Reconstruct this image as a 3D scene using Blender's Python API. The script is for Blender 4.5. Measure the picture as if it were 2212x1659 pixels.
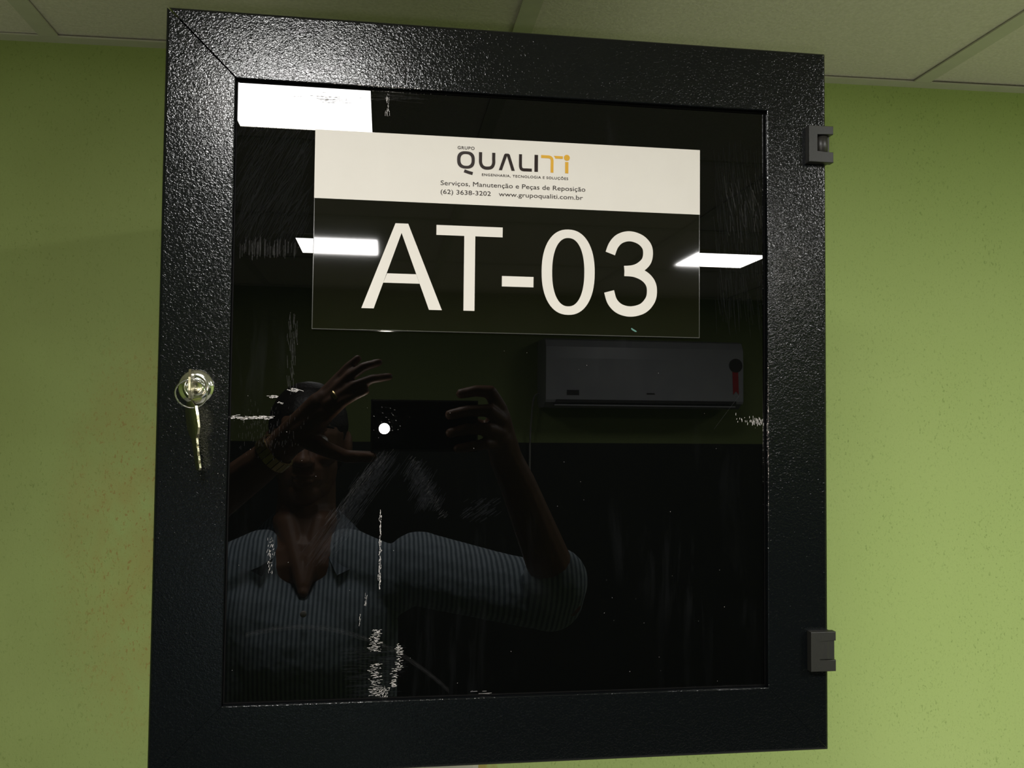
import bpy, bmesh, math, random
from mathutils import Vector, Matrix, Euler

# ------------------------------------------------------------------ camera, world, exposure
for o in list(bpy.data.objects):
    bpy.data.objects.remove(o, do_unlink=True)
scene = bpy.context.scene
C = scene.collection
ZC = 1.78                                   # lens height above the floor
YAW, PITCH, ROLL, FPX = 0.1414, 0.0405, 0.0096, 1922.56
cam_d = bpy.data.cameras.new('camera'); cam = bpy.data.objects.new('camera', cam_d); C.objects.link(cam)
_f = Vector((math.sin(YAW)*math.cos(PITCH), math.cos(YAW)*math.cos(PITCH), math.sin(PITCH)))
_r = Vector((math.cos(YAW), -math.sin(YAW), 0)); _u = _r.cross(_f)
_r2 = math.cos(ROLL)*_r + math.sin(ROLL)*_u; _u2 = -math.sin(ROLL)*_r + math.cos(ROLL)*_u
M = Matrix((_r2, _u2, -_f)).transposed().to_4x4(); M.translation = Vector((0, 0, ZC))
cam.matrix_world = M
cam_d.sensor_width = 36; cam_d.lens = FPX/2212*36; cam_d.clip_start = 0.01; cam_d.clip_end = 50
scene.camera = cam
w = bpy.data.worlds.new('world'); scene.world = w; w.use_nodes = True
w.node_tree.nodes['Background'].inputs[0].default_value = (0.02, 0.02, 0.02, 1)
w.node_tree.nodes['Background'].inputs[1].default_value = 0.2
vs = scene.view_settings
vs.view_transform = 'Standard'; vs.look = 'None'; vs.gamma = 1; vs.exposure = 0.0; vs.use_curve_mapping = False
PANEL = 75.0                                # radiance of the ceiling light panels
FLASH = 1350.0                              # radiance of the phone's lit LED
random.seed(7)

# ------------------------------------------------------------------ helpers
def link(o, parent=None):
    C.objects.link(o)
    if parent: o.parent = parent
    return o
def obj(name, bm, m, parent=None, smooth=False):
    me = bpy.data.meshes.new(name); bm.normal_update(); bm.to_mesh(me); bm.free()
    if smooth:
        for p in me.polygons: p.use_smooth = True
    if m: me.materials.append(m)
    return link(bpy.data.objects.new(name, me), parent)
def tag(o, label=None, cat=None, group=None, kind=None):
    if label: o['label'] = label
    if cat: o['category'] = cat
    if group: o['group'] = group
    if kind: o['kind'] = kind
    return o
def thing(name, loc, label, cat, group=None):
    o = bpy.data.objects.new(name, None); o.empty_display_size = .05; C.objects.link(o); o.location = loc
    return tag(o, label, cat, group)
def adopt(child, parent):                   # geometry is written in world space, thing sits at its base
    child.parent = parent
    child.location = Vector(child.location) - Vector(parent.location)
    return child
def box(bm, x0, x1, y0, y1, z0, z1):
    v = [bm.verts.new(p) for p in ((x0,y0,z0),(x1,y0,z0),(x1,y1,z0),(x0,y1,z0),(x0,y0,z1),(x1,y0,z1),(x1,y1,z1),(x0,y1,z1))]
    for f in ((0,3,2,1),(4,5,6,7),(0,1,5,4),(1,2,6,5),(2,3,7,6),(3,0,4,7)): bm.faces.new([v[i] for i in f])
    return bm
def bx(*a, bev=0, seg=2):
    bm = box(bmesh.new(), *a)
    if bev: bmesh.ops.bevel(bm, geom=bm.edges[:], offset=bev, segments=seg, profile=.5, affect='EDGES')
    return bm
def prism(pts, y0, y1, bm=None):            # outline in x,z extruded from y0 (front) to y1
    bm = bm or bmesh.new()
    a = sum(pts[i][0]*pts[(i+1)%len(pts)][1]-pts[(i+1)%len(pts)][0]*pts[i][1] for i in range(len(pts)))
    if a < 0: pts = pts[::-1]
    f = [bm.verts.new((x, y0, z)) for x, z in pts]; b = [bm.verts.new((x, y1, z)) for x, z in pts]
    bm.faces.new(f); bm.faces.new(b[::-1]); n = len(pts)
    for i in range(n): bm.faces.new((f[i], b[i], b[(i+1)%n], f[(i+1)%n]))
    return bm
def ring_prism(o, i, y0, y1, bm=None):      # closed band between two outlines of equal count
    bm = bm or bmesh.new(); n = len(o)
    V = [[bm.verts.new((x, y, z)) for x, z in L] for L in (o, i) for y in (y0, y1)]
    of, ob, jf, jb = V
    for k in range(n):
        m = (k+1) % n
        bm.faces.new((of[k], of[m], jf[m], jf[k])); bm.faces.new((ob[m], ob[k], jb[k], jb[m]))
        bm.faces.new((of[m], of[k], ob[k], ob[m])); bm.faces.new((jf[k], jf[m], jb[m], jb[k]))
    bmesh.ops.recalc_face_normals(bm, faces=bm.faces[:])
    return bm
def smooth_path(p, n=6):
    out = []
    for i in range(len(p)-1):
        p0 = p[max(i-1,0)]; p1 = p[i]; p2 = p[i+1]; p3 = p[min(i+2,len(p)-1)]
        for k in range(n):
            t = k/n
            out.append(tuple(.5*((2*p1[j])+(-p0[j]+p2[j])*t+(2*p0[j]-5*p1[j]+4*p2[j]-p3[j])*t*t+(-p0[j]+3*p1[j]-3*p2[j]+p3[j])*t**3) for j in range(len(p1))))
    out.append(tuple(p[-1])); return out
def stroke(path, wd):                       # outline of a thick polyline in x,z
    L, R = [], []
    for i, p in enumerate(path):
        a = path[max(i-1,0)]; b = path[min(i+1,len(path)-1)]
        dx, dz = b[0]-a[0], b[1]-a[1]; l = math.hypot(dx, dz) or 1
        w_ = wd[i] if isinstance(wd, list) else wd
        L.append((p[0]-dz/l*w_/2, p[1]+dx/l*w_/2)); R.append((p[0]+dz/l*w_/2, p[1]-dx/l*w_/2))
    return L + R[::-1]
def stroke_prism(path, wd, y0, y1):
    o = stroke(path, wd); n = len(path); bm = bmesh.new()
    L = o[:n]; R = o[n:][::-1]
    lf = [bm.verts.new((x,y0,z)) for x,z in L]; rf = [bm.verts.new((x,y0,z)) for x,z in R]
    lb = [bm.verts.new((x,y1,z)) for x,z in L]; rb = [bm.verts.new((x,y1,z)) for x,z in R]
    for i in range(n-1):
        bm.faces.new((lf[i],lf[i+1],rf[i+1],rf[i])); bm.faces.new((lb[i+1],lb[i],rb[i],rb[i+1]))
        bm.faces.new((lf[i+1],lf[i],lb[i],lb[i+1])); bm.faces.new((rf[i],rf[i+1],rb[i+1],rb[i]))
    bm.faces.new((lf[0],rf[0],rb[0],lb[0])); bm.faces.new((lf[-1],lb[-1],rb[-1],rf[-1]))
    bmesh.ops.recalc_face_normals(bm, faces=bm.faces[:])
    return bm
def ellipse(cx, cz, rx, rz, n=48, p=2.0):
    out = []
    for k in range(n):
        a = 2*math.pi*k/n; c, s = math.cos(a), math.sin(a)
        out.append((cx+rx*math.copysign(abs(c)**(2/p), c), cz+rz*math.copysign(abs(s)**(2/p), s)))
    return out
def lathe(prof, n=32, axis='Y', bm=None, c=(0,0,0)):   # prof: (radius, along)
    bm = bm or bmesh.new(); rows = []
    for r, t in prof:
        row = []
        for k in range(n):
            a = 2*math.pi*k/n
            p = (r*math.cos(a), t, r*math.sin(a)) if axis == 'Y' else (r*math.cos(a), r*math.sin(a), t)
            row.append(bm.verts.new((p[0]+c[0], p[1]+c[1], p[2]+c[2])))
        rows.append(row)
    for a, b in zip(rows, rows[1:]):
        for k in range(n): bm.faces.new((a[k], a[(k+1)%n], b[(k+1)%n], b[k]))
    bm.faces.new(rows[0][::-1]); bm.faces.new(rows[-1])
    bmesh.ops.recalc_face_normals(bm, faces=bm.faces[:])
    return bm
def tube(path, r, n=10, closed=False, bm=None):
    bm = bm or bmesh.new(); P = [Vector(p) for p in path]; m = len(P); rows = []
    for i, p in enumerate(P):
        t = (P[(i+1)%m]-P[i-1]) if closed else (P[min(i+1,m-1)]-P[max(i-1,0)])
        t.normalize(); u = t.cross(Vector((0,0,1)))
        if u.length < .05: u = t.cross(Vector((1,0,0)))
        u.normalize(); v = t.cross(u)
        rows.append([bm.verts.new(p+r*(math.cos(2*math.pi*k/n)*u+math.sin(2*math.pi*k/n)*v)) for k in range(n)])
    for i in range(m if closed else m-1):
        a, b = rows[i], rows[(i+1)%m]
        for k in range(n): bm.faces.new((a[k], a[(k+1)%n], b[(k+1)%n], b[k]))
    if not closed: bm.faces.new(rows[0][::-1]); bm.faces.new(rows[-1])
    bmesh.ops.recalc_face_normals(bm, faces=bm.faces[:])
    return bm

# ------------------------------------------------------------------ materials
def mat(name, col, rough=.5, metal=0, spec=.5, ior=None, emit=None):
    m = bpy.data.materials.new(name); m.use_nodes = True
    b = m.node_tree.nodes['Principled BSDF']
    b.inputs['Base Color'].default_value = (*col, 1); b.inputs['Roughness'].default_value = rough
    b.inputs['Metallic'].default_value = metal; b.inputs['Specular IOR Level'].default_value = spec
    if ior: b.inputs['IOR'].default_value = ior
    if emit: b.inputs['Emission Color'].default_value = (*emit[0], 1); b.inputs['Emission Strength'].default_value = emit[1]
    return m
class N:                                    # small node-graph helper
    def __init__(s, m): s.t = m.node_tree; s.b = s.t.nodes['Principled BSDF']; s.co = s.t.nodes.new('ShaderNodeTexCoord')
    def node(s, k, **kw):
        n = s.t.nodes.new('ShaderNode'+k)
        for a, v in kw.items():
            if a in n.inputs.keys(): n.inputs[a].default_value = v
            else: setattr(n, a, v)
        return n
    def l(s, a, b): s.t.links.new(a, b)
    def mapping(s, scale=(1,1,1), loc=(0,0,0), rot=(0,0,0)):
        n = s.node('Mapping'); n.inputs['Scale'].default_value = scale; n.inputs['Location'].default_value = loc; n.inputs['Rotation'].default_value = rot
        s.l(s.co.outputs['Object'], n.inputs['Vector']); return n.outputs[0]
    def noise(s, scale, detail=2, rough=.5, vec=None, dist=0):
        n = s.node('TexNoise'); n.inputs['Scale'].default_value = scale; n.inputs['Detail'].default_value = detail
        n.inputs['Roughness'].default_value = rough; n.inputs['Distortion'].default_value = dist
        s.l(vec or s.co.outputs['Object'], n.inputs['Vector']); return n.outputs['Fac']
    def ramp(s, fac, stops):
        n = s.node('ValToRGB'); e = n.color_ramp.elements
        while len(e) < len(stops): e.new(.5)
        for k, (p, c) in enumerate(stops):
            e[k].position = p; e[k].color = (*c, 1) if len(c) == 3 else c
        s.l(fac, n.inputs[0]); return n.outputs[0]
    def rng(s, fac, a, b, c=0, d=1):
        n = s.node('MapRange'); n.clamp = True
        for k, v in zip(('From Min','From Max','To Min','To Max'), (a,b,c,d)): n.inputs[k].default_value = v
        s.l(fac, n.inputs[0]); return n.outputs[0]
    def math(s, op, a, b=None):
        n = s.node('Math', operation=op)
        for i, v in enumerate((a, b)):
            if v is None: continue
            if isinstance(v, (int, float)): n.inputs[i].default_value = v
            else: s.l(v, n.inputs[i])
        return n.outputs[0]
    def mix(s, fac, a, b):
        n = s.node('Mix', data_type='RGBA')
        if isinstance(fac, (int, float)): n.inputs[0].default_value = fac
        else: s.l(fac, n.inputs[0])
        for i, v in ((6, a), (7, b)):
            if isinstance(v, tuple): n.inputs[i].default_value = (*v, 1)
            else: s.l(v, n.inputs[i])
        return n.outputs[2]
    def bump(s, h, dist, strength=1):
        n = s.node('Bump'); n.inputs['Distance'].default_value = dist; n.inputs['Strength'].default_value = strength
        s.l(h, n.inputs['Height']); s.l(n.outputs[0], s.b.inputs['Normal']); return n

def frame_paint():                          # orange-peel powder coat
    m = mat('black_powder_coat', (.0032, .0040, .0046), .115, spec=.36); g = N(m)
    v = g.mapping((1, 1, 1.25))
    a = g.noise(540, 1.6, .5, v, 1.0); b = g.noise(150, 1, .5, v)
    c = g.noise(1100, 1, .5, v)
    h = g.math('ADD', g.rng(a, .3, .72), g.math('MULTIPLY', b, .25))
    h = g.math('ADD', h, g.math('MULTIPLY', c, .12))
    g.bump(h, .000076)
    return m
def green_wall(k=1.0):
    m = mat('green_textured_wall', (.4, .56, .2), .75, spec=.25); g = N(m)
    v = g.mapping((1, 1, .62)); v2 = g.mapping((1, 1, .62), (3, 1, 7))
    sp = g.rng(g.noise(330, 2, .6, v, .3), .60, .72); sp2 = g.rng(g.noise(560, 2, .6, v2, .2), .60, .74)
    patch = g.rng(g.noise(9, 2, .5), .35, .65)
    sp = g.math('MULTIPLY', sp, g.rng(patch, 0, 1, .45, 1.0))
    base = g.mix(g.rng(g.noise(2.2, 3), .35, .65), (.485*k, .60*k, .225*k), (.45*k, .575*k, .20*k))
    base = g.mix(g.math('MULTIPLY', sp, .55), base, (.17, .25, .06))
    base = g.mix(g.math('MULTIPLY', sp2, .3), base, (.2, .3, .08))
    # grime with painted dimness on the left; rust and damp stains by cabinet and trunking
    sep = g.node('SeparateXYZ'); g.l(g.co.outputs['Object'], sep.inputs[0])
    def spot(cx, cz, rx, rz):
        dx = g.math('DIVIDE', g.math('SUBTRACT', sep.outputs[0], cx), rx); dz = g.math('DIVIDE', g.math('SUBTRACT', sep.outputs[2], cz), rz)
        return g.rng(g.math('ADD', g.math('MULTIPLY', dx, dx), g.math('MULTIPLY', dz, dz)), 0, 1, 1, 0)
    base = g.mix(g.math('MULTIPLY', g.math('MULTIPLY', spot(-.62, ZC+.1, .62, 1.1), g.rng(g.noise(5, 3), .3, .6, .6, 1)), .62), base, (.27, .31, .10))  # broad brownish grime, darkened further to paint in the left side's weaker light
    st = g.math('MAXIMUM', spot(-.31, ZC-.16, .15, .32), g.math('MULTIPLY', spot(.147, ZC-.52, .022, .09), 3.2))
    st = g.math('MULTIPLY', st, g.rng(g.noise(28, 3, .6, v), .3, .62))
    base = g.mix(g.math('MINIMUM', g.math('MULTIPLY', st, .42), .8), base, (.42, .30, .09))
    st2 = g.math('MULTIPLY', spot(-.31, ZC-.16, .16, .34), g.rng(g.noise(230, 2, .6, v, .3), .60, .68))
    base = g.mix(g.math('MULTIPLY', st2, .6), base, (.36, .17, .045))
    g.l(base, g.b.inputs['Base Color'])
    h = g.math('SUBTRACT', g.noise(230, 3, .55, v), g.math('MULTIPLY', sp, .5))
    g.bump(h, .00035)
    return m
def ceiling_board():
    m = mat('white_ceiling_board', (.70, .68, .62), .8, spec=.2); g = N(m)
    a = g.noise(210, 3, .6); g.bump(a, .0016)
    g.l(g.mix(g.rng(a, .35, .7), (.76, .71, .66), (.87, .81, .77)), g.b.inputs['Base Color'])
    return m
def glass_black():
    m = mat('dark_smoked_glass', (.0012, .0013, .0013), .0, spec=.34, ior=1.5); g = N(m)
    v = g.mapping((1, 1, .12), (0, 0, 0), (0, .15, 0))
    h = g.math('MULTIPLY', g.rng(g.noise(60, 4, .65, v, .4), .52, .8), g.rng(g.noise(7, 2, .5), .5, .72))
    g.l(g.rng(h, 0, 1, .0, .05), g.b.inputs['Roughness'])
    g.l(g.mix(h, (.0012, .0013, .0013), (.012, .0125, .014)), g.b.inputs['Base Color'])
    return m
def speck(name, a, b, sc, rough, bumpd=0, **k):
    m = mat(name, a, rough, **k); g = N(m); n = g.noise(sc, 3)
    g.l(g.mix(g.rng(n, .35, .65), a, b), g.b.inputs['Base Color'])
    if bumpd: g.bump(n, bumpd)
    return m
MT = dict(
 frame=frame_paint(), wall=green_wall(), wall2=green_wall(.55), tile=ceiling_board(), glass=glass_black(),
 grid=speck('ivory_ceiling_grid', (.62,.60,.53), (.66,.64,.57), 30, .5),
 body=speck('black_steel', (.008,.008,.009), (.011,.011,.012), 200, .4, .0002),
 gasket=speck('black_rubber', (.002,.002,.002), (.003,.003,.003), 90, .7, spec=.1),
 hinge=speck('dark_grey_plastic', (.0125,.012,.0102), (.0145,.014,.012), 600, .5, .00005),
 hingepin=speck('worn_grey_plastic', (.014,.013,.011), (.022,.020,.017), 250, .4, .0001),
 plate=speck('acrylic_edge', (.075,.075,.068), (.085,.085,.078), 40, .15),
 print_black=speck('black_print', (.0045,.0043,.0026), (.005,.0048,.003), 60, .03),
 print_white=speck('warm_white_print', (.69,.65,.605), (.705,.665,.62), 40, .5, spec=.25),
 ink=speck('dark_ink', (.022,.014,.014), (.026,.017,.017), 90, .2),
 gold_ink=speck('golden_ink', (.66,.36,.045), (.68,.38,.05), 90, .2),
 chrome=speck('chrome', (.72,.71,.68), (.66,.65,.61), 300, .1, metal=1),
 brass=speck('nickel_key_steel', (.62,.58,.44), (.52,.49,.36), 400, .22, .00008, metal=1),
 trunk=speck('white_plastic_trunking', (.70,.67,.58), (.74,.71,.62), 20, .45),
 floor=speck('grey_floor_tile', (.30,.29,.27), (.36,.35,.32), 6, .35),
 plaster=speck('pale_slab', (.5,.5,.48), (.55,.55,.52), 8, .9),
 dark=speck('dark_green_paint', (.012,.018,.013), (.018,.024,.018), 8, .6),
 acw=speck('white_ac_plastic', (.38,.39,.43), (.42,.43,.46), 12, .35),
 acd=speck('dark_ac_slot', (.03,.03,.03), (.04,.04,.04), 40, .5),
 red=speck('red_ribbon_print', (.45,.02,.03), (.5,.03,.04), 60, .4),
 yellow=speck('yellow_tag', (.7,.55,.03), (.75,.6,.05), 60, .5),
 cord=speck('pale_cord', (.35,.35,.33), (.4,.4,.38), 60, .5),
 skin=speck('brown_skin', (.19,.095,.055), (.23,.12,.07), 40, .48, .0003),
 hair=speck('dark_hair', (.008,.006,.005), (.016,.012,.01), 220, .5, .0008),
 eye=speck('eye_white', (.6,.58,.55), (.65,.62,.6), 60, .2),
 iris=speck('dark_iris', (.02,.012,.008), (.03,.018,.01), 200, .15),
 trousers=speck('dark_trousers', (.02,.022,.028), (.03,.032,.038), 120, .85, .0006),
 shoe=speck('black_leather', (.012,.011,.01), (.018,.016,.014), 60, .4),
 phone=speck('black_phone_glass', (.02,.02,.018), (.024,.024,.021), 20, .12),
 phone_edge=speck('phone_metal_edge', (.5,.5,.5), (.55,.55,.55), 60, .25, metal=1),
 lens=speck('lens_glass', (.004,.004,.006), (.006,.006,.01), 60, .02),
 gold=speck('gold_metal', (.85,.68,.30), (.9,.72,.34), 120, .3, metal=1),
 screen=mat('phone_screen', (.01,.01,.01), .1, emit=((.35,.4,.35), .25)),
 scratch=speck('bright_scratch', (.62,.58,.60), (.8,.74,.70), 900, .35),
 smear=speck('faint_smear', (.007,.007,.008), (.016,.015,.016), 500, .45, spec=.12),
 smear2=speck('very_faint_smear', (.0026,.0028,.0034), (.0045,.0046,.0054), 400, .4, spec=.06),
)
def shirt_mat():
    m = mat('striped_blue_grey_shirt', (.2,.25,.3), .85); g = N(m)
    wv = g.node('TexWave', wave_type='BANDS', bands_direction='X'); wv.inputs['Scale'].default_value = 38; wv.inputs['Distortion'].default_value = .6
    wv.inputs['Detail'].default_value = 1
    g.l(g.co.outputs['Object'], wv.inputs['Vector'])
    g.l(g.mix(g.rng(wv.outputs['Fac'], .35, .6), (.15,.20,.24), (.40,.48,.54)), g.b.inputs['Base Color'])
    g.bump(g.noise(14, 3), .012)
    return m
def veil(name, fac, col):                    # thin film of smear: lets the reflection through
    m = mat(name, col, .8, spec=.0); g = N(m); t = g.node('BsdfTransparent'); x = g.node('MixShader'); x.inputs[0].default_value = fac
    g.l(g.math('MULTIPLY', g.rng(g.noise(700, 2), .3, .7, .4, 1.5), fac), x.inputs[0])
    g.l(t.outputs[0], x.inputs[1]); g.l(g.b.outputs[0], x.inputs[2])
    g.l(x.outputs[0], g.t.nodes['Material Output'].inputs['Surface']); return m
MT['smear'] = veil('faint_smear', .026, (.6,.58,.6)); MT['smear2'] = veil('very_faint_smear', .006, (.5,.52,.6)); MT['smudge'] = veil('grey_smudge', .6, (.3,.28,.28))
MT['shirt'] = shirt_mat()
MT['panel'] = mat('lit_panel_diffuser', (.8,.8,.8), .4, emit=((1.0, .985, .96), PANEL))
MT['led'] = mat('lit_flash_led', (.9,.9,.85), .3, emit=((1.0, .93, .80), 6.0))

# ------------------------------------------------------------------ the room
def wy(x): return 1.2846 - .0345*x          # front wall runs two degrees off the ceiling grid
XL, XR, YB, ZT = -2.6, 3.05, -2.28, ZC+.52
def quadwall(x0, x1, ya, yb, z0, z1, t):
    bm = bmesh.new(); V = []
    for z in (z0, z1):
        V += [bm.verts.new(p) for p in ((x0, ya, z), (x1, yb, z), (x1, yb+t, z), (x0, ya+t, z))]
    for f in ((0,3,2,1),(4,5,6,7),(0,1,5,4),(1,2,6,5),(2,3,7,6),(3,0,4,7)): bm.faces.new([V[i] for i in f])
    return bm
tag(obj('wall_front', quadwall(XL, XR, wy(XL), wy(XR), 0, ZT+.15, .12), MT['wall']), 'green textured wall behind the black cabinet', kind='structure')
tag(obj('wall_left', bx(XL-.12, XL, YB-.1, 1.5, 0, ZT+.15), MT['wall']), kind='structure')
tag(obj('wall_right', bx(XR, XR+.12, YB-.1, 1.4, 0, ZT+.15), MT['wall']), kind='structure')
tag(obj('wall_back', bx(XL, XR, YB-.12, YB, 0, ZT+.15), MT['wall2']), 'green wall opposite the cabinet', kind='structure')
tag(obj('trim_1', bx(XL+.001, XR-.001, YB+.0005, YB+.012, .0005, ZC-.092), MT['dark']), 'dark panelling on the lower part of the back wall', kind='structure')
tag(obj('floor', bx(XL-.1, XR+.1, YB-.1, 1.5, -.1, 0), MT['floor']), 'grey floor', kind='structure')
ceil = tag(obj('ceiling', bx(XL-.1, XR+.1, YB-.1, 1.5, ZT+.15, ZT+.22), MT['plaster']), 'suspended ceiling of pale boards in an ivory grid', kind='structure')
# suspended grid: main bars run away from the camera, tees across
bars = [-.4774-1.89, -.4774-1.26, -.4774-.63, -.4774, .1617, .7894, .7894+.63, .7894+1.26, .7894+1.89, .7894+2.52]
BW = .0255
tees = [-.37-.625*3, -.37-1.25, -.37-.625, -.37, .255, .88]
def bar(bm):                                 # inverted tee: flange + web
    return obj('grid_bar', bm, MT['grid'], ceil)
for x in bars:
    if x < XL or x > XR-.03: continue
    bm = bx(x, x+BW, YB+.022, wy(x)-.022, ZT, ZT+.0022); box(bm, x+BW/2-.001, x+BW/2+.001, YB+.022, wy(x)-.022, ZT+.0022, ZT+.035); bar(bm)
xe = [XL-BW+.02] + [b for b in bars if XL < b < XR-.03] + [XR-.02]
for y in tees:
    for a, b in zip(xe, xe[1:]):
        bm = bx(a+BW, b, y-BW/2, y+BW/2, ZT, ZT+.0022); box(bm, a+BW, b, y-.001, y+.001, ZT+.0022, ZT+.035); bar(bm)
# wall angles
def angle_trim(p0, p1, nx, ny):
    bm = bmesh.new(); d = .021
    a, b = Vector((*p0, 0)), Vector((*p1, 0)); n = Vector((nx, ny, 0))
    for (u0, u1, z0, z1) in ((0, d, ZT, ZT+.0022), (0, .002, ZT+.0022, ZT+.03)):
        V = [bm.verts.new((q.x+n.x*u, q.y+n.y*u, z)) for z in (z0, z1) for q, u in ((a,u0),(b,u0),(b,u1),(a,u1))]
        for f in ((0,3,2,1),(4,5,6,7),(0,1,5,4),(1,2,6,5),(2,3,7,6),(3,0,4,7)): bm.faces.new([V[i] for i in f])
    bmesh.ops.recalc_face_normals(bm, faces=bm.faces[:])
    return bm
for k, (p0, p1, n) in enumerate((((XL, wy(XL)), (XR, wy(XR)), (0,-1)), ((XL, YB), (XR, YB), (0,1)), ((XL, YB+.03), (XL, wy(XL)-.03), (1,0)), ((XR, YB+.03), (XR, wy(XR)-.03), (-1,0)))):
    tag(obj('trim_%d' % (k+2), angle_trim(p0, p1, *n), MT['grid']), 'ivory angle strip where the ceiling meets the wall', kind='structure')
# the boards
ys = [YB-.02] + tees + [None]
for i, (a, b) in enumerate(zip(xe, xe[1:])):
    for j in range(len(ys)-1):
        x0, x1 = a+BW-.009, b+.009
        y0 = ys[j]+.004 if j else YB+.004
        y1 = ys[j+1]-.004 if ys[j+1] is not None else None
        lift = .0024+random.uniform(0, .0012)
        bm = bmesh.new(); V = []
        tilt = random.uniform(-.001, .0025)
        for z in (0, .014):
            for (x, y, q) in ((x0,y0,0), (x1,y0,0), (x1, y1 if y1 is not None else wy(x1)-.006, 1), (x0, y1 if y1 is not None else wy(x0)-.006, 1)):
                V.append(bm.verts.new((x, y, ZT+lift+z+q*(abs(tilt) if y1 is None else 0))))
        for f in ((0,3,2,1),(4,5,6,7),(0,1,5,4),(1,2,6,5),(2,3,7,6),(3,0,4,7)): bm.faces.new([V[k] for k in f])
        obj('ceiling_tile', bm, MT['tile'], ceil)

# ------------------------------------------------------------------ ceiling light panels (they light the room)
def light_panel(cx, cy, label):
    s = .1145; z1 = ZT+.003; z0 = ZT-.009
    t = thing('ceiling_light_panel', (cx, cy, z0), label, 'ceiling light', 'square light panels in the ceiling')
    sq = lambda r: [(-r,-r),(r,-r),(r,r),(-r,r)]
    bm = bmesh.new(); O, I = sq(s+.004), sq(s)
    V = [[bm.verts.new((x, y, z)) for x, y in L] for L in (O, I) for z in (0, z1-z0)]
    for k in range(4):
        m_ = (k+1)%4; a, b, c, d = V
        bm.faces.new((a[k],c[k],c[m_],a[m_])); bm.faces.new((b[k],b[m_],d[m_],d[k])); bm.faces.new((a[k],a[m_],b[m_],b[k])); bm.faces.new((c[m_],c[k],d[k],d[m_]))
    bmesh.ops.recalc_face_normals(bm, faces=bm.faces[:])
    obj('panel_frame', bm, MT['trunk'], t)
    bm = bmesh.new(); bm.faces.new([bm.verts.new(p) for p in ((-s,s,.0008), (s,s,.0008), (s,-s,.0008), (-s,-s,.0008))])
    obj('diffuser', bm, MT['panel'], t)                     # the opal sheet held in the frame
    return t
for cx, nm in ((-.1445, 'phone'), (1.045, 'right of the phone'), (2.235, 'by the right wall')):
    for cy, row in ((-.1515, 'near the cabinet'), (-1.355, 'near the air conditioner')):
        if nm == 'phone': lb = 'lit square ceiling panel over the hands and phone' if cy > -.5 else 'lit square ceiling panel behind the photographer'
        elif nm == 'by the right wall': lb = 'lit square ceiling panel by the right wall, ' + row
        else: lb = 'lit square ceiling panel right of the phone' if cy > -.5 else 'lit square ceiling panel in front of the air conditioner'
        light_panel(cx, cy, lb)

# ------------------------------------------------------------------ cabinet
DX0, DX1, DZ1, DZ0, FW, DY = -.1607, .3453, ZC+.2961, ZC-.2537, .0495, .66
cab = thing('wall_cabinet', ((DX0+DX1)/2, 1.2, DZ0), 'black wall-mounted cabinet with smoked glass door hung on green wall', 'cabinet')
YB0, YB1, T = DY+.027, 1.2715, .0015
cx0, cx1, cz0, cz1 = DX0+.003, DX1-.003, DZ0+.003, DZ1-.003
for nm, a in (('side_panel', (cx0, cx0+T, YB0, YB1, cz0, cz1)), ('side_panel', (cx1-T, cx1, YB0, YB1, cz0, cz1)),
              ('top_panel', (cx0+T, cx1-T, YB0, YB1, cz1-T, cz1)), ('bottom_panel', (cx0+T, cx1-T, YB0, YB1, cz0, cz0+T)),
              ('back_panel', (cx0+T, cx1-T, YB1-T, YB1, cz0+T, cz1-T))):
    adopt(obj(nm, bx(*a), MT['body']), cab)
door = adopt(obj('door', bx(DX0+.0005, DX1-.0005, DY+.0221, DY+.025, DZ0+.0005, DZ1-.0005), MT['body']), cab)
def member(o0, o1, i1, i0, n_out):           # mitred frame bar; corners outer0, outer1, inner1, inner0
    bm = prism([o0, o1, i1, i0], DY, DY+.022)
    bm.edges.ensure_lookup_table()
    eps = 1e-5
    def on(e, p, q, y):
        return all(abs(v.co.y-y) < eps and any((v.co.x-r[0])**2+(v.co.z-r[1])**2 < 1e-10 for r in (p, q)) for v in e.verts)
    out = [e for e in bm.edges if on(e, o0, o1, DY)]
    inn = [e for e in bm.edges if on(e, i0, i1, DY)]
    bmesh.ops.bevel(bm, geom=out, offset=.0024, segments=4, profile=.5, affect='EDGES')
    bm.edges.ensure_lookup_table()
    inn = [e for e in bm.edges if on(e, i0, i1, DY)]
    bmesh.ops.bevel(bm, geom=inn, offset=.0007, segments=2, profile=.5, affect='EDGES')
    return bm
ox0, ox1, oz0, oz1 = DX0, DX1, DZ0, DZ1; ix0, ix1, iz0, iz1 = DX0+FW, DX1-FW, DZ0+FW, DZ1-FW
g, G = .00012, .0007
adopt(obj('frame_bar', member((ox0+.0016, oz1), (ox1-g, oz1), (ix1-g, iz1), (ix0+.0014, iz1), 0), MT['frame']), cab)
adopt(obj('frame_bar', member((ox0, oz1-.0002), (ox0, oz0+g), (ix0, iz0+g), (ix0, iz1-.0001), 0), MT['frame']), cab)
adopt(obj('frame_bar', member((ox1, oz0+g), (ox1, oz1-g), (ix1, iz1-g), (ix1, iz0+g), 0), MT['frame']), cab)
adopt(obj('frame_bar', member((ox0+g, oz0), (ox1-g, oz0), (ix1-g, iz0), (ix0+g, iz0), 0), MT['frame']), cab)
PY = DY+.005                                  # pane face
pane = adopt(obj('glass_pane', bx(ix0+.0008, ix1-.0008, PY, PY+.004, iz0+.0008, iz1-.0008), MT['glass']), cab)
pane['label'] = 'glossy dark smoked glass pane with scratches'
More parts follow.
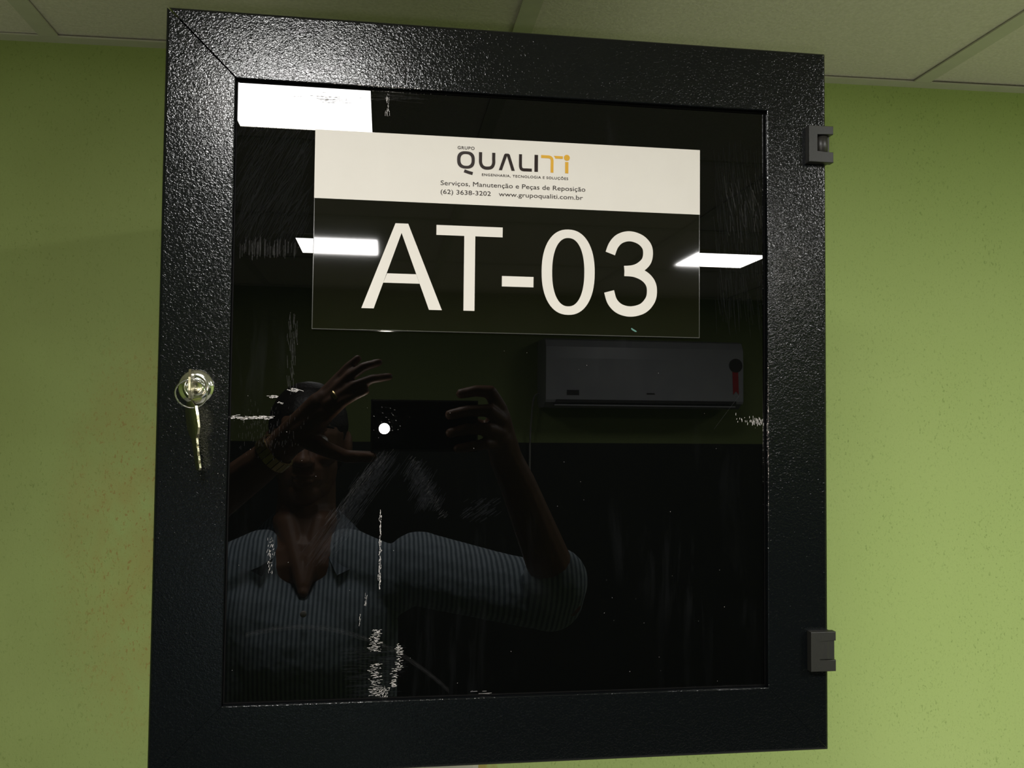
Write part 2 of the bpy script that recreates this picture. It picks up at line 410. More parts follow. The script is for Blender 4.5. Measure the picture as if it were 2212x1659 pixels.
gk = ring_prism([(ix0+.0002,iz0+.0002),(ix1-.0002,iz0+.0002),(ix1-.0002,iz1-.0002),(ix0+.0002,iz1-.0002)], [(ix0+.0011,iz0+.0011),(ix1-.0011,iz0+.0011),(ix1-.0011,iz1-.0011),(ix0+.0011,iz1-.0011)], PY-.0006, PY-.0001)
adopt(obj('gasket', gk, MT['gasket']), cab)

# hinges
def hinge(zt, zb, open_):
    zt += ZC; zb += ZC; x0, x1 = .3277, .3482; nx = .0343+.3
    h = zt-zb; n1, n0 = zt-h*.225, zb+h*.285
    bm = bmesh.new()
    bm = prism([(x0,zb),(x1,zb),(x1,n0),(nx,n0),(nx,n1),(x1,n1),(x1,zt),(x0,zt)], DY-.0065, DY-.0002)
    fr = [e for e in bm.edges if all(abs(v.co.y-(DY-.0065)) < 1e-6 for v in e.verts)]
    bmesh.ops.bevel(bm, geom=fr, offset=.0004, segments=2, profile=.5, affect='EDGES')
    o = adopt(obj('hinge', bm, MT['hinge']), cab)
    box_ = bx(x0+.016, x1, DY-.0002, DY+.016, zb, zt) if False else None
    r = .0052 if open_ else .006
    bmp = lathe([(r*.8, n0+.0003), (r, n0+.0008), (r, n1-.0008), (r*.8, n1-.0003)], 20, 'Z', c=(nx+.0068, DY+.0003 if open_ else DY-.0003, 0))
    if not open_: box(bmp, nx+.0006, x1-.0012, DY-.0060, DY-.0004, n0+.0006, n1-.0001)
    adopt(obj('hinge_pin', bmp, MT['hingepin' if open_ else 'hinge'], None, open_), cab)
    k = bx(x1-.0025, x1-.0002, DY-.0002, DY+.018, zb+.001, zt-.001, bev=.0004)
    adopt(obj('hinge_leaf', k, MT['hinge']), cab)
hinge(.2349, .2058, True); hinge(-.1613, -.1915, False)

# lock
LX, LZ = -.1335, ZC+.0214
lock = adopt(obj('lock', lathe([(.0124,DY+.001),(.0126,DY-.0006),(.0122,DY-.0014),(.0105,DY-.0026),(.0085,DY-.0032),(.0068,DY-.0034),(.0064,DY-.0030),(.0062,DY-.0058),(.0054,DY-.0062),(.0046,DY-.0054),(.0005,DY-.0052)], 48, 'Y', c=(LX, 0, LZ)), MT['chrome'], None, True), cab)
lock['label'] = 'round chrome cam lock'

# ------------------------------------------------------------------ keys on a ring
def key_bm(n=0):                              # flat key in local x,z, shank down; y thickness
    th = .0009
    o = [(-.0045,.0),(-.0098,-.004),(-.0104,-.010),(-.0104,-.019),(-.0075,-.0235),(-.0042,-.0262),(-.0042,-.0290),(-.0034,-.0300),(-.0034,-.0465),(-.0018,-.0485),(.0022,-.0485),(.0036,-.0470),
         (.0036,-.0440),(.0028,-.0428),(.0036,-.0415),(.0036,-.0385),(.0026,-.0372),(.0038,-.0355),(.0038,-.0330),(.0030,-.0320),(.0042,-.0305),(.0042,-.0262),(.0075,-.0235),(.0104,-.019),(.0104,-.010),(.0098,-.004),(.0045,.0)]
    bm = prism(o, -th, th)
    fr = [e for e in bm.edges if abs(e.verts[0].co.y-e.verts[1].co.y) < 1e-7]
    bmesh.ops.bevel(bm, geom=fr, offset=.00022, segments=1, profile=.5, affect='EDGES')
    return bm
k1 = obj('key', key_bm(), MT['brass'])
k1.matrix_world = Matrix.Translation((-.1292, .6165, ZC+.0222)) @ Matrix.Rotation(math.radians(7), 4, 'Z') @ Matrix(((0,1,0,0),(0,0,-1,0),(-1,0,0,0),(0,0,0,1)))
tag(k1, 'flat steel key pushed into the chrome lock, seen edge-on', 'key')
k2 = obj('key', key_bm(), MT['brass'])
k2.matrix_world = Matrix.Translation((-.1345, .6465, ZC+.0110)) @ Euler((0, math.radians(-8), 0)).to_matrix().to_4x4() @ Matrix.Rotation(math.radians(-58), 4, 'Z')
tag(k2, 'spare flat steel key hanging from the key ring below the lock', 'key')
rp = []
for k in range(64):
    a = 2*math.pi*k/64; x, z = .0102*math.cos(a), .0096*math.sin(a)
    rp.append((-.1322+x, .6375-z*.35+x*.15, ZC+.0160+z))
ringo = obj('key_ring', tube(rp, .00055, 8, True), MT['chrome'], None, True)
tag(ringo, 'thin wire ring joining the two keys at the lock', 'key ring')

# ------------------------------------------------------------------ name plate on the glass
plate = thing('name_plate', (.0935, PY-.0015, ZC+.065), 'white and black glossy plate reading AT-03 stuck on the glass door', 'sign')
PX0, PX1, PZ0, PZ1, PZM = -.0540, .2411, ZC+.0650, ZC+.2127, ZC+.1616
P0 = PY-.0032
def pl(o): return adopt(o, plate)
pl(obj('plate_sheet', bx(PX0, PX1, P0, PY-.0001, PZ0, PZ1, bev=.0002, seg=1), MT['plate']))
e = .0006
pl(obj('black_field', bx(PX0+e, PX1-e, P0-.0003, P0-.00005, PZ0+e, PZM-.0001), MT['print_black']))
pl(obj('white_field', bx(PX0+.0001, PX1-.0001, P0-.0003, P0-.00005, PZM, PZ1-.0001), MT['print_white']))
def mm(L, dz=0): return [(x/1000, ZC+z/1000+dz) for x, z in L]
yA, yB = P0-.00055, P0-.00032
def letter(name, bm, m='print_white'): return pl(obj(name, bm, MT[m]))
# AT-03
Ao = mm([(-18.4,81.3),(5.6,145.2),(15.0,145.2),(40.8,81.3),(31.2,81.3),(23.9,100.6),(-2.6,100.6),(-9.4,81.3)])
A = mm([(-18.4,81.3),(5.6,145.2),(15.0,145.2),(40.8,81.3),(31.2,81.3),(10.2,138.2),(-9.4,81.3)])
bmA = prism(A, yA, yB)
prism(mm([(-2.7,100.6),(24.0,100.6),(21.4,107.6),(0.0,107.6)]), yA-.00002, yB, bmA)
letter('letter', bmA)
letter('letter', prism(mm([(36.0,145.2),(85.9,145.2),(85.9,137.7),(65.2,137.7),(65.2,81.4),(56.9,81.4),(56.9,137.7),(36.0,137.7)]), yA, yB))
letter('letter', prism(mm([(85.7,108.4),(109.8,108.4),(109.8,100.5),(85.7,100.5)]), yA, yB))
letter('letter', ring_prism(mm(ellipse(136.6,113.0,20.6,32.7,64,2.25)), mm(ellipse(136.6,113.0,12.5,26.2,64,2.25)), yA, yB))
c3 = smooth_path([(169.4,128.5),(172.0,135.1),(176.8,140.2),(184.4,142.4),(192.6,140.4),(197.9,135.6),(199.3,129.8),(197.9,123.4),(193.0,118.6),(187.4,116.2),(180.6,115.4)])
d3 = smooth_path([(180.6,115.4),(188.6,114.9),(196.2,111.9),(201.0,107.0),(202.5,101.0),(201.2,93.6),(195.3,86.9),(185.8,84.2),(177.0,86.0),(171.2,91.4),(168.6,99.2)])
bm3 = stroke_prism(mm(c3), [.0083-.0012*abs(math.cos(i/len(c3)*math.pi)) if False else .0078 for i in range(len(c3))], yA, yB)
tmp = stroke_prism(mm(d3), .0080, yA-.00002, yB)
me_ = bpy.data.meshes.new('t'); tmp.to_mesh(me_); tmp.free(); bm3.from_mesh(me_)
letter('letter', bm3)
# logo
def L_(name, bm, m='ink'): return letter(name, bm, m)
L_('logo_letter', ring_prism(mm(ellipse(57.5,195.4,6.7,6.6,40,2.6)), mm(ellipse(57.55,195.4,4.2,4.5,40,2.5)), yA, yB))
L_('logo_letter', stroke_prism(mm(smooth_path([(56.3,187.1),(59.3,186.1),(62.7,185.3)])), .0023, yA, yB))
L_('logo_letter', stroke_prism(mm(smooth_path([(68.5,201.9),(68.5,197.5),(68.6,193.9),(69.7,191.4),(71.5,190.2),(73.6,189.95),(76.0,190.3),(77.6,191.5),(78.5,194.0),(78.5,197.5),(78.5,201.9)])), .0024, yA, yB))
L_('logo_letter', prism(mm([(82.5,188.9),(86.5,201.0),(87.4,201.8),(89.9,201.8),(90.8,201.0),(94.7,188.9),(92.2,188.9),(88.65,200.0),(84.9,188.9)]), yA, yB))
L_('logo_letter', stroke_prism(mm(smooth_path([(99.0,201.9),(99.0,196),(99.1,192.5),(99.8,190.7),(101.3,190.1),(104,190.1),(107.8,190.1)])), .0023, yA, yB))
L_('logo_letter', prism(mm([(109.8,202.0),(112.5,202.0),(112.5,189.0),(109.8,189.0)]), yA, yB))
L_('logo_letter', stroke_prism(mm(smooth_path([(114.9,201.0),(118,201.0),(121.0,200.95),(122.7,200.2),(123.4,198.5),(123.4,194),(123.4,189.0)])), .0022, yA, yB), 'gold_ink')
L_('logo_letter', prism(mm([(124.7,202.0),(131.7,202.0),(131.7,200.0),(125.9,200.0),(125.5,201.1)]), yA, yB), 'gold_ink')
L_('logo_letter', prism(mm([(133.6,197.7),(136.1,197.7),(136.1,189.0),(133.6,189.0)]), yA, yB), 'gold_ink')
L_('logo_letter', prism(mm(ellipse(134.9,201.0,2.3,2.3,32)), yA, yB), 'gold_ink')
def text(body, x0, x1, z0, cap, name='printed_line', spacing=1.0, bold=0.0):
    cu = bpy.data.curves.new('txt', 'FONT'); cu.body = body; cu.space_character = spacing; cu.resolution_u = 4; cu.size = 1; cu.offset = bold
    o = bpy.data.objects.new('txt', cu); C.objects.link(o)
    bpy.context.view_layer.update()
    me = bpy.data.meshes.new_from_object(o.evaluated_get(bpy.context.evaluated_depsgraph_get()))
    bpy.data.objects.remove(o)
    xs = [v.co.x for v in me.vertices]; a, b = min(xs), max(xs)
    sz = cap/.7; sx = (x1-x0)/1000/(b-a)
    for v in me.vertices:
        x, y = v.co.x, v.co.y
        v.co = (x0/1000+(x-a)*sx, yA, ZC+z0/1000+y*sz/1000)
    me.materials.append(MT['ink'])
    ob = bpy.data.objects.new(name, me); C.objects.link(ob); me.flip_normals() if me.polygons and me.polygons[0].normal.y > 0 else None
    return pl(ob)
text('GRUPO', 51.1, 63.9, 203.4, 2.3, spacing=1.15, bold=.012)
text('ENGENHARIA, TECNOLOGIA E SOLUÇÕES', 69.7, 136.0, 183.9, 1.9, spacing=1.15, bold=.012)
text('Serviços, Manutenção e Peças de Reposição', 38.7, 149.5, 175.5, 3.5)
text('(62) 3638-3202', 38.8, 76.6, 168.9, 3.4)
text('www.grupoqualiti.com.br', 82.7, 147.6, 169.0, 3.4)
pl(obj('adhesive_chip', prism(mm([(186.4,71.6),(187.6,70.9),(190.2,69.4),(190.6,68.6),(189.2,68.6),(186.8,69.9),(186.0,70.8)]), yA, yB), speck('teal_print_fleck', (.08,.20,.17), (.1,.24,.2), 300, .3)))

# ------------------------------------------------------------------ scratches and wiped smears on the pane
def marks(name, quads, m):
    bm = bmesh.new()
    for (x, z, a, ln, wd) in quads:
        c, s = math.cos(a), math.sin(a); h, k = ln/2, wd/2; y = PY-.00006
        V = [bm.verts.new((x+c*u-s*v, y, z+s*u+c*v)) for u, v in ((-h,-k),(h,-k),(h*.9,k),(-h*.9,k))]
        bm.faces.new(V)
    o = adopt(obj(name, bm, m), pane_owner)
    o['kind'] = 'stuff'; return o
pane_owner = cab
def pp(px, py):                                # pane millimetres measured from the lens axis foot
    return px/1000, ZC+py/1000
def column(x, z0, z1, sx, n, ang=0, ln=.004, wd=.00022, jit=.15):
    return [(x/1000+random.gauss(0, sx/1000), ZC+random.uniform(z0, z1)/1000, ang+random.gauss(0, jit), ln*random.uniform(.2, 1.1), wd*random.uniform(.3, .75)) for _ in range(int(n*1.5))]
q = []
for z in range(-124, -69, 2):                  # long vertical row of nicks under the flash
    q += column(-2.0+.0015*(z+70), z, z+2.5, .45, 3, 1.57, .0022, .00035, .2)
q += column(-12.0, -137, -128, .5, 7, 1.5, .003, .0002) + column(-16.0, -150, -142, .5, 5, 1.3, .003, .0002)
q += column(-4.5, -170, -154, 2.0, 60, 0, .0028, .0003) + column(13.2, -184, -164, 1.3, 50, 0, .0022, .0003)
q += column(-4.0, -202, -178, 2.2, 70, 0, .0030, .00028) + column(9.4, -196, -182, 1.0, 34, .0, .0024, .00032)
q += column(2.3, -207, -196, 2.0, 40, 1.2, .0026, .0003, .5)
q += column(-80.2, -114, -86, 1.2, 26, 1.3, .0026, .00022, .2)
for x in range(-110, -80, 2): q += [(x/1000+random.gauss(0,.001), ZC+random.gauss(.0, .0006), random.gauss(0,.1), .003, .00022*random.uniform(.5,1.5)) for _ in range(6)]
q += column(-66, 19.2, 21.2, 2.2, 16, -.35, .004, .0004, .08) + column(-80.7, 14.4, 16.2, 1.8, 10, -.1, .003, .0004, .1) + column(-75.7, 10.2, 11.8, 1.2, 6, -.2, .002, .0004, .1)
for x in range(272, 295, 1): q += [(x/1000+random.gauss(0,.0006), ZC+(1.5-.12*(x-283))/1000+random.gauss(.0, .0014), 1.57+random.gauss(0,.1), .0025*random.uniform(.4,1.4)*(1 if x > 284 else .6), .00022) for _ in range(3 if x > 284 else 1)]
q += column(-1.3, 226, 246, .8, 26, 1.57, .0026, .00022, .15)
q += [(random.uniform(-.108, .29), ZC+random.uniform(-.20, .06), random.uniform(0, 3), random.uniform(.0002,.0006), .00014) for _ in range(45)]
q += [(.0602+.02*random.random(), ZC-.2035+.0035*random.random(), .02, .012*random.random(), .0001) for _ in range(5)]
q += column(2.0, -9, 9, 8, 16, -.6, .0012, .00012, .3)
marks('scratches', q, MT['scratch'])
q = []
arc = smooth_path([(-96.6,-155.9),(-74.1,-151.8),(-48.0,-151.4),(-21.4,-157.0),(8.8,-169.5),(32.7,-185.3),(49.9,-200.0)], 10)
for off, wd in ((0,.0003),(.7,.0002),(-.9,.00022),(1.5,.00014),(-1.7,.00012)):
    for a, b in zip(arc, arc[1:]):
        l = math.hypot(b[0]-a[0], b[1]-a[1])/1000
        q.append(((a[0]+b[0])/2000, ZC+(a[1]+b[1]+2*off)/2000, math.atan2(b[1]-a[1], b[0]-a[0]), l, wd*random.uniform(.6,1.4)))
for _ in range(90):                            # diagonal wiped streaks
    t = random.random(); q.append(((.001-t*.040+random.gauss(0,.003)), ZC-.024-t*.052, math.radians(53)+random.gauss(0,.06), random.uniform(.004,.014), .00022))
for _ in range(80):
    t = random.random(); q.append((.020+t*.024+random.gauss(0,.0014), ZC-.028-t*.045, math.radians(45)+random.gauss(0,.15), random.uniform(.002,.005), .0002))
q.append((.2645, ZC+.008, math.radians(52), .036, .00022))
for _ in range(30): q.append((random.uniform(-.02,.02), ZC+.241+random.gauss(0,.002), random.gauss(.0,.04), random.uniform(.006,.022), .0002))
for _ in range(60): q.append((random.uniform(-.107,-.066), ZC+.1235+random.gauss(0,.002), 1.57, random.uniform(.006,.014), .0005))
for _ in range(40): q.append((-.068+random.gauss(0,.0018), ZC+random.uniform(.022,.075), 1.6+random.gauss(0,.1), random.uniform(.004,.012), .0005))
for _ in range(50): q.append((random.uniform(-.108,-.06), ZC+random.uniform(.212,.224), 1.3+random.gauss(0,.12), random.uniform(.004,.010), .0004))
for _ in range(50): q.append((random.uniform(.262,.293), ZC+random.uniform(.15,.19), 1.75+random.gauss(0,.1), random.uniform(.006,.02), .0005))
for _ in range(150): q.append((-.085+random.gauss(0,.012), ZC+random.gauss(-.008,.009), 1.57+random.gauss(0,.08), random.uniform(.001,.004), .00022))
marks('smears', q, MT['smear'])
q = [(-.030-abs(random.gauss(0,.022)), ZC+.2365+random.gauss(0,.0022), random.gauss(.03,.05), random.uniform(.006,.018), .00016) for _ in range(60)]
q += [(random.uniform(-.026,-.013), ZC+.2395+random.gauss(0,.0007), .02, .006, .00016) for _ in range(6)] + [(-.0655, ZC+.243, 1.5, .006, .0002), (-.060, ZC+.225, 1.2, .006, .0002)]
marks('smudge', q, MT['smudge'])
q = []
for _ in range(170):
    t = random.random(); q.append(((-.004+random.uniform(-.022,.018)*(1-.3*t)), ZC-.166-t*.036, random.gauss(0,.05), random.uniform(.006,.018), .0004))
for _ in range(420):
    t = random.random(); q.append(((.0-t*.045+random.gauss(0,.005)), ZC-.03-t*.07, math.radians(55)+random.gauss(0,.05), random.uniform(.01,.022), .0004))
for _ in range(260):
    t = random.random(); q.append((.022+t*.012+random.gauss(0,.004), ZC-.034-t*.03, math.radians(58)+random.gauss(0,.06), random.uniform(.006,.016), .0004))
for _ in range(60): q.append((random.uniform(.06,.085), ZC+random.uniform(-.075,-.06), math.radians(35), random.uniform(.004,.01), .0005))
for _ in range(380): q.append((random.uniform(-.108,-.06), ZC+random.uniform(.13,.222), 1.1+random.gauss(0,.15), random.uniform(.01,.035), .0004))
for _ in range(240): q.append((random.uniform(.255,.294), ZC+random.uniform(.08,.21), 1.65+random.gauss(0,.06), random.uniform(.01,.035), .0004))
marks('wiped_haze', q, MT['smear2'])

# ------------------------------------------------------------------ cable trunking below the cabinet
tr = thing('cable_trunking', (.083, 1.26, .0), 'white plastic cable trunking rising up the wall under the cabinet', 'cable trunking')
yw = wy(.14)-.0008
o = obj('duct_base', bx(.028, .1365, yw-.022, yw, 0, DZ0+.0025), MT['trunk']); adopt(o, tr)
o = obj('duct_lid', bx(.0265, .1300, yw-.025, yw-.0222, .001, DZ0+.0015, bev=.0008), MT['trunk']); adopt(o, tr)

# ------------------------------------------------------------------ air conditioner on the opposite wall
AX0, AX1, AZ0, AZ1, AY = .619, 1.425, ZC+.052, ZC+.325, -2.08
ac = thing('air_conditioner', ((AX0+AX1)/2, YB, AZ0), 'white split air conditioner high on the green wall', 'air conditioner')
prof = [(YB+.001, AZ0+.03), (YB+.001, AZ1), (AY-.05, AZ1), (AY-.02, AZ1-.008), (AY-.003, AZ1-.035), (AY, AZ1-.08), (AY, AZ0+.030), (AY-.006, AZ0+.020), (AY-.02, AZ0+.018), (AY-.05, AZ0), (YB+.03, AZ0)]
bm = bmesh.new(); a = [bm.verts.new((AX0, y, z)) for y, z in prof]; b = [bm.verts.new((AX1, y, z)) for y, z in prof]
bm.faces.new(a); bm.faces.new(b[::-1])
for i in range(len(prof)): bm.faces.new((a[i], b[i], b[(i+1)%len(prof)], a[(i+1)%len(prof)]))
bmesh.ops.recalc_face_normals(bm, faces=bm.faces[:])
adopt(obj('casing', bm, MT['acw']), ac)
adopt(obj('air_slot', bx(AX0+.04, AX1-.03, AY-.012, AY+.0012, AZ0+.020, AZ0+.031), MT['acd']), ac)
adopt(obj('louver', bx(AX0+.035, AX1-.03, AY-.03, AY-.004, AZ0+.006, AZ0+.012, bev=.002), MT['acw']), ac)
adopt(obj('display_window', bx(AX0+.083, AX0+.132, AY, AY+.0012, AZ0+.048, AZ0+.068), MT['acd']), ac)
adopt(obj('maker_mark', bx(AX0+.405, AX0+.438, AY, AY+.0008, AZ0+.054, AZ0+.060), MT['acd']), ac)
rb = lathe([(.028, AY+.0002), (.028, AY+.0015)], 28, 'Y', c=(AX1-.032, 0, AZ0+.175)); adopt(obj('sticker_rosette', rb, MT['acd']), ac)
adopt(obj('sticker_ribbon', prism([(AX1-.046, AZ0+.15), (AX1-.022, AZ0+.15), (AX1-.019, AZ0+.058), (AX1-.031, AZ0+.072), (AX1-.043, AZ0+.058)], AY+.0014, AY+.0002), MT['red']), ac)
pc = thing('power_cord', (.585, YB+.02, ZC-.36), 'thin pale cord with a yellow tag hanging beside the air conditioner', 'cord')
adopt(obj('cord', tube(smooth_path([(.64, YB+.05, AZ0+.055), (.60, YB+.05, AZ0+.045), (.588, YB+.045, ZC), (.586, YB+.03, ZC-.1), (.586, YB+.03, ZC-.36)]), .004, 8), MT['cord'], None, True), pc)
adopt(obj('yellow_tag', bx(.578, .600, YB+.024, YB+.037, ZC-.258, ZC-.220, bev=.002), MT['yellow']), pc)

# ------------------------------------------------------------------ phone (its lens is where the camera stands)
ph = thing('phone', (.059, -.009, ZC-.0475), 'black phone held sideways in two hands with its flash lit', 'phone')
x0, x1, z0, z1, y0, y1 = -.020, .138, ZC-.0475, ZC+.0280, -.0125, -.0045
adopt(obj('phone_body', bx(x0, x1, y0, y1, z0, z1, bev=.0028, seg=3), MT['phone']), ph)
adopt(obj('metal_edge', ring_prism([(x0-.0007,z0-.0007),(x1+.0007,z0-.0007),(x1+.0007,z1+.0007),(x0-.0007,z1+.0007)], [(x0+.002,z0+.002),(x1-.002,z0+.002),(x1-.002,z1-.002),(x0+.002,z1-.002)], y1-.0062, y1-.0008), MT['phone_edge']), ph)
adopt(obj('screen', bx(x0+.004, x1-.004, y0-.0003, y0+.0002, z0+.003, z1-.003), MT['screen']), ph)
adopt(obj('camera_lens', lathe([(.006, y1-.001), (.006, y1+.0012), (.0048, y1+.0014), (.0046, y1+.0006), (.0005, y1+.0006)], 28, 'Y', c=(0, 0, ZC)), MT['lens'], None, True), ph)
adopt(obj('flash_led', lathe([(.0078, y1-.0005), (.0078, y1+.0005), (.005, y1+.0010), (.0005, y1+.0012)], 24, 'Y', c=(-.0005, 0, ZC-.0145)), MT['led']), ph)
ld = bpy.data.lights.new('flash_light', 'AREA'); ld.shape = 'DISK'; ld.size = .0156; ld.energy = FLASH*math.pi*math.pi*.0078**2; ld.color = (1.0, .93, .80)
lo = bpy.data.objects.new('flash_light', ld); C.objects.link(lo)
lo.location = (-.0005, y1+.0016, ZC-.0145); lo.rotation_euler = (math.pi/2, 0, 0); adopt(lo, ph)

# ------------------------------------------------------------------ the photographer
person = thing('person', (-.147, -.43, 0), 'person in a striped blue-grey shirt raising a phone in both hands', 'person')
def blob(name, caps, balls, voxel, m, smooth_it=2):
    bm = bmesh.new()
    def sph(c, r, n=14): 
        rr = r if isinstance(r, (tuple, list)) else (r, r, r)
        mt = Matrix.Translation(c) @ Matrix.Diagonal((*rr, 1))
        bmesh.ops.create_uvsphere(bm, u_segments=n, v_segments=10, radius=1, matrix=mt)
    for chain in caps:
        for (p, r), (q_, s) in zip(chain, chain[1:]):
            p, q_ = Vector(p), Vector(q_); d = q_-p
            if d.length < 1e-5: continue
            rot = d.to_track_quat('Z', 'Y').to_matrix().to_4x4()
            bmesh.ops.create_cone(bm, cap_ends=True, segments=14, radius1=r, radius2=s, depth=d.length, matrix=Matrix.Translation((p+q_)/2) @ rot)
        for p, r in chain: sph(p, r)
    for c, r in balls: sph(c, r, 20)
    me = bpy.data.meshes.new(name); bm.to_mesh(me); bm.free()
    o = bpy.data.objects.new(name, me); C.objects.link(o)
    md = o.modifiers.new('r', 'REMESH'); md.mode = 'VOXEL'; md.voxel_size = voxel
    sm = o.modifiers.new('s', 'SMOOTH'); sm.iterations = smooth_it; sm.factor = .5
    bpy.context.view_layer.update()
    me2 = bpy.data.meshes.new_from_object(o.evaluated_get(bpy.context.evaluated_depsgraph_get()))
    bpy.data.objects.remove(o)
    me2.name = name; me2.materials.clear(); me2.materials.append(m)
    for p in me2.polygons: p.use_smooth = True
    ob = bpy.data.objects.new(name, me2); C.objects.link(ob); ob.location = (0, 0, ZC)
    ob.parent = person; ob.location = Vector((0, 0, ZC)) - Vector(person.location)
    return ob
sR, eR, wR = (.070,-.42,-.29), (.300,-.16,-.300), (.190,-.058,-.062)
sL, eL, wL = (-.364,-.42,-.29), (-.372,-.145,-.205), (-.156,-.052,-.046)
F = lambda *p: list(zip(p[0::2], p[1::2]))
chains = [
 # arms
 F(sR,.050, (.20,-.28,-.297),.043, eR,.037, (.270,-.13,-.23),.038, (.21,-.075,-.10),.029, wR,.026),
 F(sL,.050, (-.37,-.28,-.25),.043, eL,.037, (-.30,-.12,-.16),.038, (-.19,-.065,-.075),.029, wL,.025),
 # right palm and fingers
 F(wR,.026, (.178,-.034,-.030),.024, (.171,-.016,.004),.019), F(wR,.022, (.174,-.022,-.030),.021), F((.178,-.030,-.03),.02, (.170,-.014,-.030),.016),
 F((.172,-.012,.016),.0130, (.156,.006,.042),.0098, (.134,.006,.043),.0088, (.112,.003,.0385),.0078),
 F((.174,-.008,-.001),.0125, (.154,.011,.014),.0100, (.122,.0095,.013),.0090, (.096,.0042,.007),.0080),
 F((.173,-.009,-.020),.0120, (.152,.010,-.013),.0096, (.121,.009,-.014),.0088, (.097,.0040,-.020),.0078),
 F((.169,-.012,-.036),.0110, (.149,.007,-.036),.0086, (.126,.007,-.040),.0078, (.108,.0032,-.043),.0068),
 F((.182,-.042,-.040),.0160, (.160,-.036,-.018),.0120, (.134,-.0225,-.004),.0092),
 # left palm, fingers raised clear of the lens, thumb under the phone
 F(wL,.025, (-.122,-.030,-.012),.024, (-.096,-.012,.020),.019), F(wL,.022, (-.118,-.022,-.020),.022, (-.090,-.006,.006),.017), F((-.11,-.02,.0),.02, (-.090,-.010,.028),.015),
 F((-.092,-.012,.030),.0120, (-.0675,-.010,.062),.0078, (-.054,-.008,.077),.0070, (-.041,-.006,.089),.0058),
 F((-.084,-.004,.028),.0115, (-.051,.004,.063),.0080, (-.032,.006,.076),.0072, (-.010,.006,.083),.0060),
 F((-.080,.004,.020),.0110, (-.044,.015,.048),.0078, (-.019,.016,.058),.0070, (.0055,.013,.062),.0058),
 F((-.082,.003,.006),.0105, (-.060,.016,.024),.0076, (-.044,.018,.033),.0068, (-.028,.016,.040),.0056),
 F((-.122,-.020,-.026),.0165, (-.088,-.004,-.044),.0120, (-.056,-.004,-.056),.0100, (-.018,-.008,-.0565),.0085),
 # neck, trunk, legs (under the clothes)
 F((-.150,-.475,-.12),.056, (-.150,-.475,-.25),.060), F((-.30,-.43,-.31),.052, (-.147,-.44,-.28),.075, (.006,-.43,-.31),.052),
 F((-.147,-.44,-.38),.095, (-.147,-.43,-.60),.095, (-.147,-.43,-.82),.100), F((-.150,-.470,-.190),.060, (-.147,-.425,-.245),.040, (-.143,-.344,-.318),.010), F((-.190,-.44,-.200),.022, (-.143,-.344,-.318),.009), F((-.110,-.44,-.200),.022, (-.143,-.344,-.318),.009), F((-.178,-.43,-.205),.028, (-.145,-.352,-.306),.012), F((-.122,-.43,-.205),.028, (-.142,-.352,-.306),.012),
 F((-.225,-.43,-.86),.080, (-.235,-.42,-1.27),.052, (-.24,-.44,-1.66),.036, (-.245,-.36,-1.745),.028),
 F((-.070,-.43,-.86),.080, (-.060,-.42,-1.27),.052, (-.055,-.44,-1.66),.036, (-.050,-.36,-1.745),.028),
]
hc = Vector((-.150, -.470, -.050))
def h(x, y, z): return tuple(hc + Vector((x, y, z)))
balls = [(h(0,-.008,.020), (.074,.094,.092)), (h(0,.016,-.045), (.060,.076,.070)), (h(0,.052,-.088), (.034,.034,.028)), (h(0,.030,-.080), (.050,.050,.032)),
 (h(0,.084,.030), (.045,.014,.012)), (h(0,.100,-.030), (.016,.016,.013)), (h(-.012,.094,-.033), (.010,.010,.008)), (h(.012,.094,-.033), (.010,.010,.008)),
 (h(-.040,.066,-.022), (.022,.020,.018)), (h(.040,.066,-.022), (.022,.020,.018)), (h(0,.088,-.058), (.022,.010,.006)), (h(0,.087,-.068), (.020,.010,.007)),
 (h(-.077,-.012,-.006), (.010,.020,.032)), (h(.077,-.012,-.006), (.010,.020,.032))]
chains.append(F(h(0,.084,.020),.008, h(0,.094,-.008),.010, h(0,.102,-.028),.012))
body = blob('body', chains, balls, .0030, MT['skin'], 2)
blob('hair', [], [(h(0,-.016,.036), (.079,.096,.088)), (h(0,-.045,-.01), (.074,.068,.075))], .005, MT['hair'], 2)
for s in (-1, 1):
    bm = bmesh.new(); bmesh.ops.create_uvsphere(bm, u_segments=20, v_segments=14, radius=.0125, matrix=Matrix.Translation(h(s*.032, .0765, .006)))
    ey = obj('eye', bm, MT['eye'], None, True); ey.location = (0, 0, ZC); adopt(ey, person)
    bm = bmesh.new(); bmesh.ops.create_uvsphere(bm, u_segments=16, v_segments=10, radius=.0062, matrix=Matrix.Translation(h(s*.032+.001, .0838, .006)))
    ir = obj('iris', bm, MT['iris'], None, True); ir.parent = ey
    blob('eyebrow', [F(h(s*.014,.094,.032),.003, h(s*.034,.092,.037),.004, h(s*.054,.076,.032),.0025)], [], .0018, MT['hair'], 1)
shirt = blob('shirt', [
 F((-.310,-.43,-.315),.066, (-.225,-.44,-.290),.076, (-.147,-.455,-.300),.076, (-.070,-.44,-.290),.076, (.016,-.43,-.315),.066),
 F((-.215,-.43,-.40),.120, (-.21,-.43,-.60),.118, (-.21,-.43,-.86),.112), F((-.085,-.43,-.40),.120, (-.085,-.43,-.60),.118, (-.085,-.43,-.86),.112),
 F(sR,.072, (.20,-.28,-.300),.062, (.285,-.185,-.303),.058, (.287,-.150,-.268),.056), F(sL,.072, (-.372,-.28,-.25),.062, (-.375,-.16,-.215),.058, (-.342,-.135,-.188),.054)],
 [((-.147,-.40,-.44), (.15,.12,.13))], .006, MT['shirt'], 3)
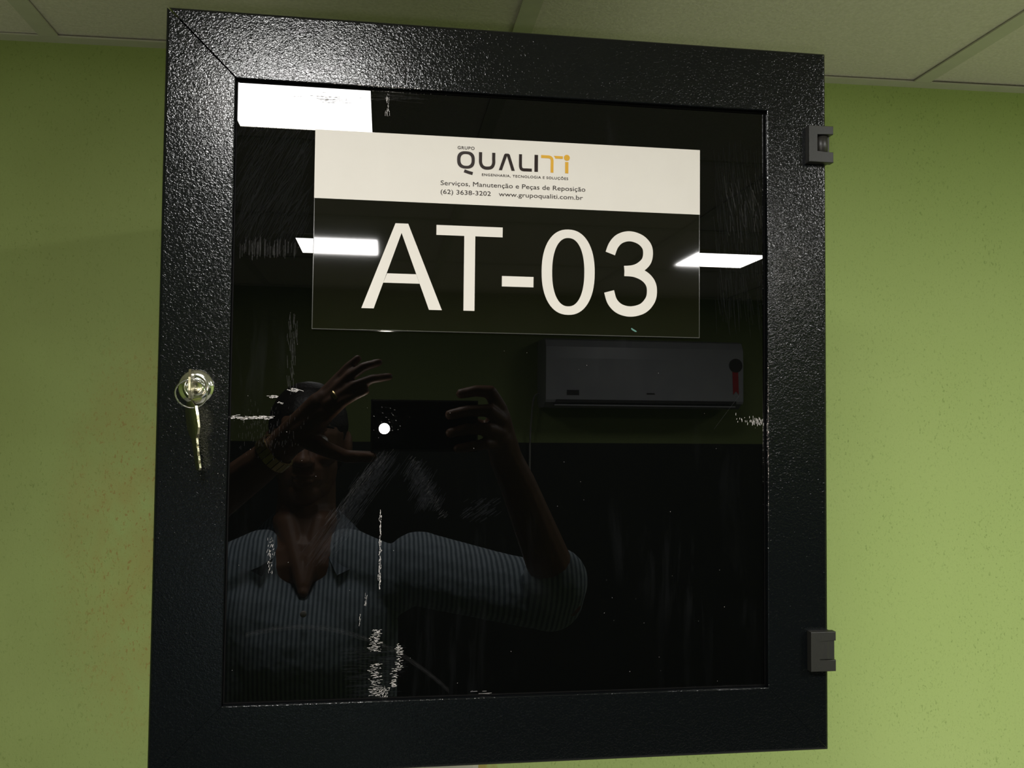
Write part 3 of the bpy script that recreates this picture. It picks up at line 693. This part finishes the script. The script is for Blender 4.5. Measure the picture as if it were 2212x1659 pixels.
# collar: two folded leaves round the neck, open at the throat
for s in (-1, 1):
    bm = bmesh.new(); rows = []
    for k in range(11):
        t = k/10; a = math.radians(-90+152*t)     # from nape round to the front
        top = Vector((-.150+s*.066*math.cos(a), -.475+.072*math.sin(a), -.150-.078*t))
        rb_ = .098+.045*t
        bot = Vector((-.150+s*rb_*math.cos(a), -.475+(rb_+.004)*math.sin(a), -.192-.096*t))
        rows.append((bm.verts.new(top), bm.verts.new(bot)))
    for (a0, b0), (a1, b1) in zip(rows, rows[1:]): bm.faces.new((a0, a1, b1, b0))
    bmesh.ops.solidify(bm, geom=bm.faces[:], thickness=.004)
    col = obj('collar', bm, MT['shirt'], None, True); col.location = (0, 0, ZC); adopt(col, person)
for k in range(5):
    bt = obj('button', lathe([(.0055, -.003), (.0058, .001), (.0045, .002)], 16, 'Y'), MT['eye'], None, True)
    bt.location = (-.137, -.30+.012-.004*k, ZC-.345-.085*k); adopt(bt, person)
blob('trousers', [F((-.215,-.43,-.80),.122, (-.225,-.43,-.95),.100, (-.235,-.42,-1.27),.072, (-.24,-.44,-1.70),.060), F((-.080,-.43,-.80),.122, (-.070,-.43,-.95),.100, (-.060,-.42,-1.27),.072, (-.055,-.44,-1.70),.060)], [], .008, MT['trousers'], 3)
for x in (-.243, -.052):
    blob('shoe', [F((x,-.48,-1.742),.036, (x,-.40,-1.745),.035, (x,-.32,-1.748),.030)], [((x,-.455,-1.72),(.04,.05,.05))], .005, MT['shoe'], 1)
# wristwatch and ring
d = (Vector(wL)-Vector((-.19,-.065,-.075))).normalized(); wc = Vector(wL) - d*.012
rotm = d.to_track_quat('Z', 'Y').to_matrix().to_4x4()
bm = bmesh.new()
for k in range(20):
    a = 2*math.pi*k/20
    mtx = Matrix.Translation(wc) @ rotm @ Matrix.Rotation(a, 4, 'Z') @ Matrix.Translation((.0285,0,0))
    bmesh.ops.create_cube(bm, size=1, matrix=mtx @ Matrix.Diagonal((.0035,.0082,.018,1)))
wt = obj('wristwatch', bm, MT['gold']); wt.location = (0, 0, ZC); adopt(wt, person); wt['label'] = 'gold link wristwatch'
bm = lathe([(.012,-.003),(.0122,-.001),(.0122,.001),(.012,.003)], 20, 'Z')
rd = (Vector((-.054,.010,.046))-Vector((-.084,.001,.016))).normalized()
bmesh.ops.transform(bm, matrix=Matrix.Translation(Vector((-.084,.001,.016)).lerp(Vector((-.054,.010,.046)), .5)) @ rd.to_track_quat('Z','Y').to_matrix().to_4x4(), verts=bm.verts[:])
rg = obj('finger_ring', bm, MT['gold'], None, True); rg.location = (0, 0, ZC); adopt(rg, person)
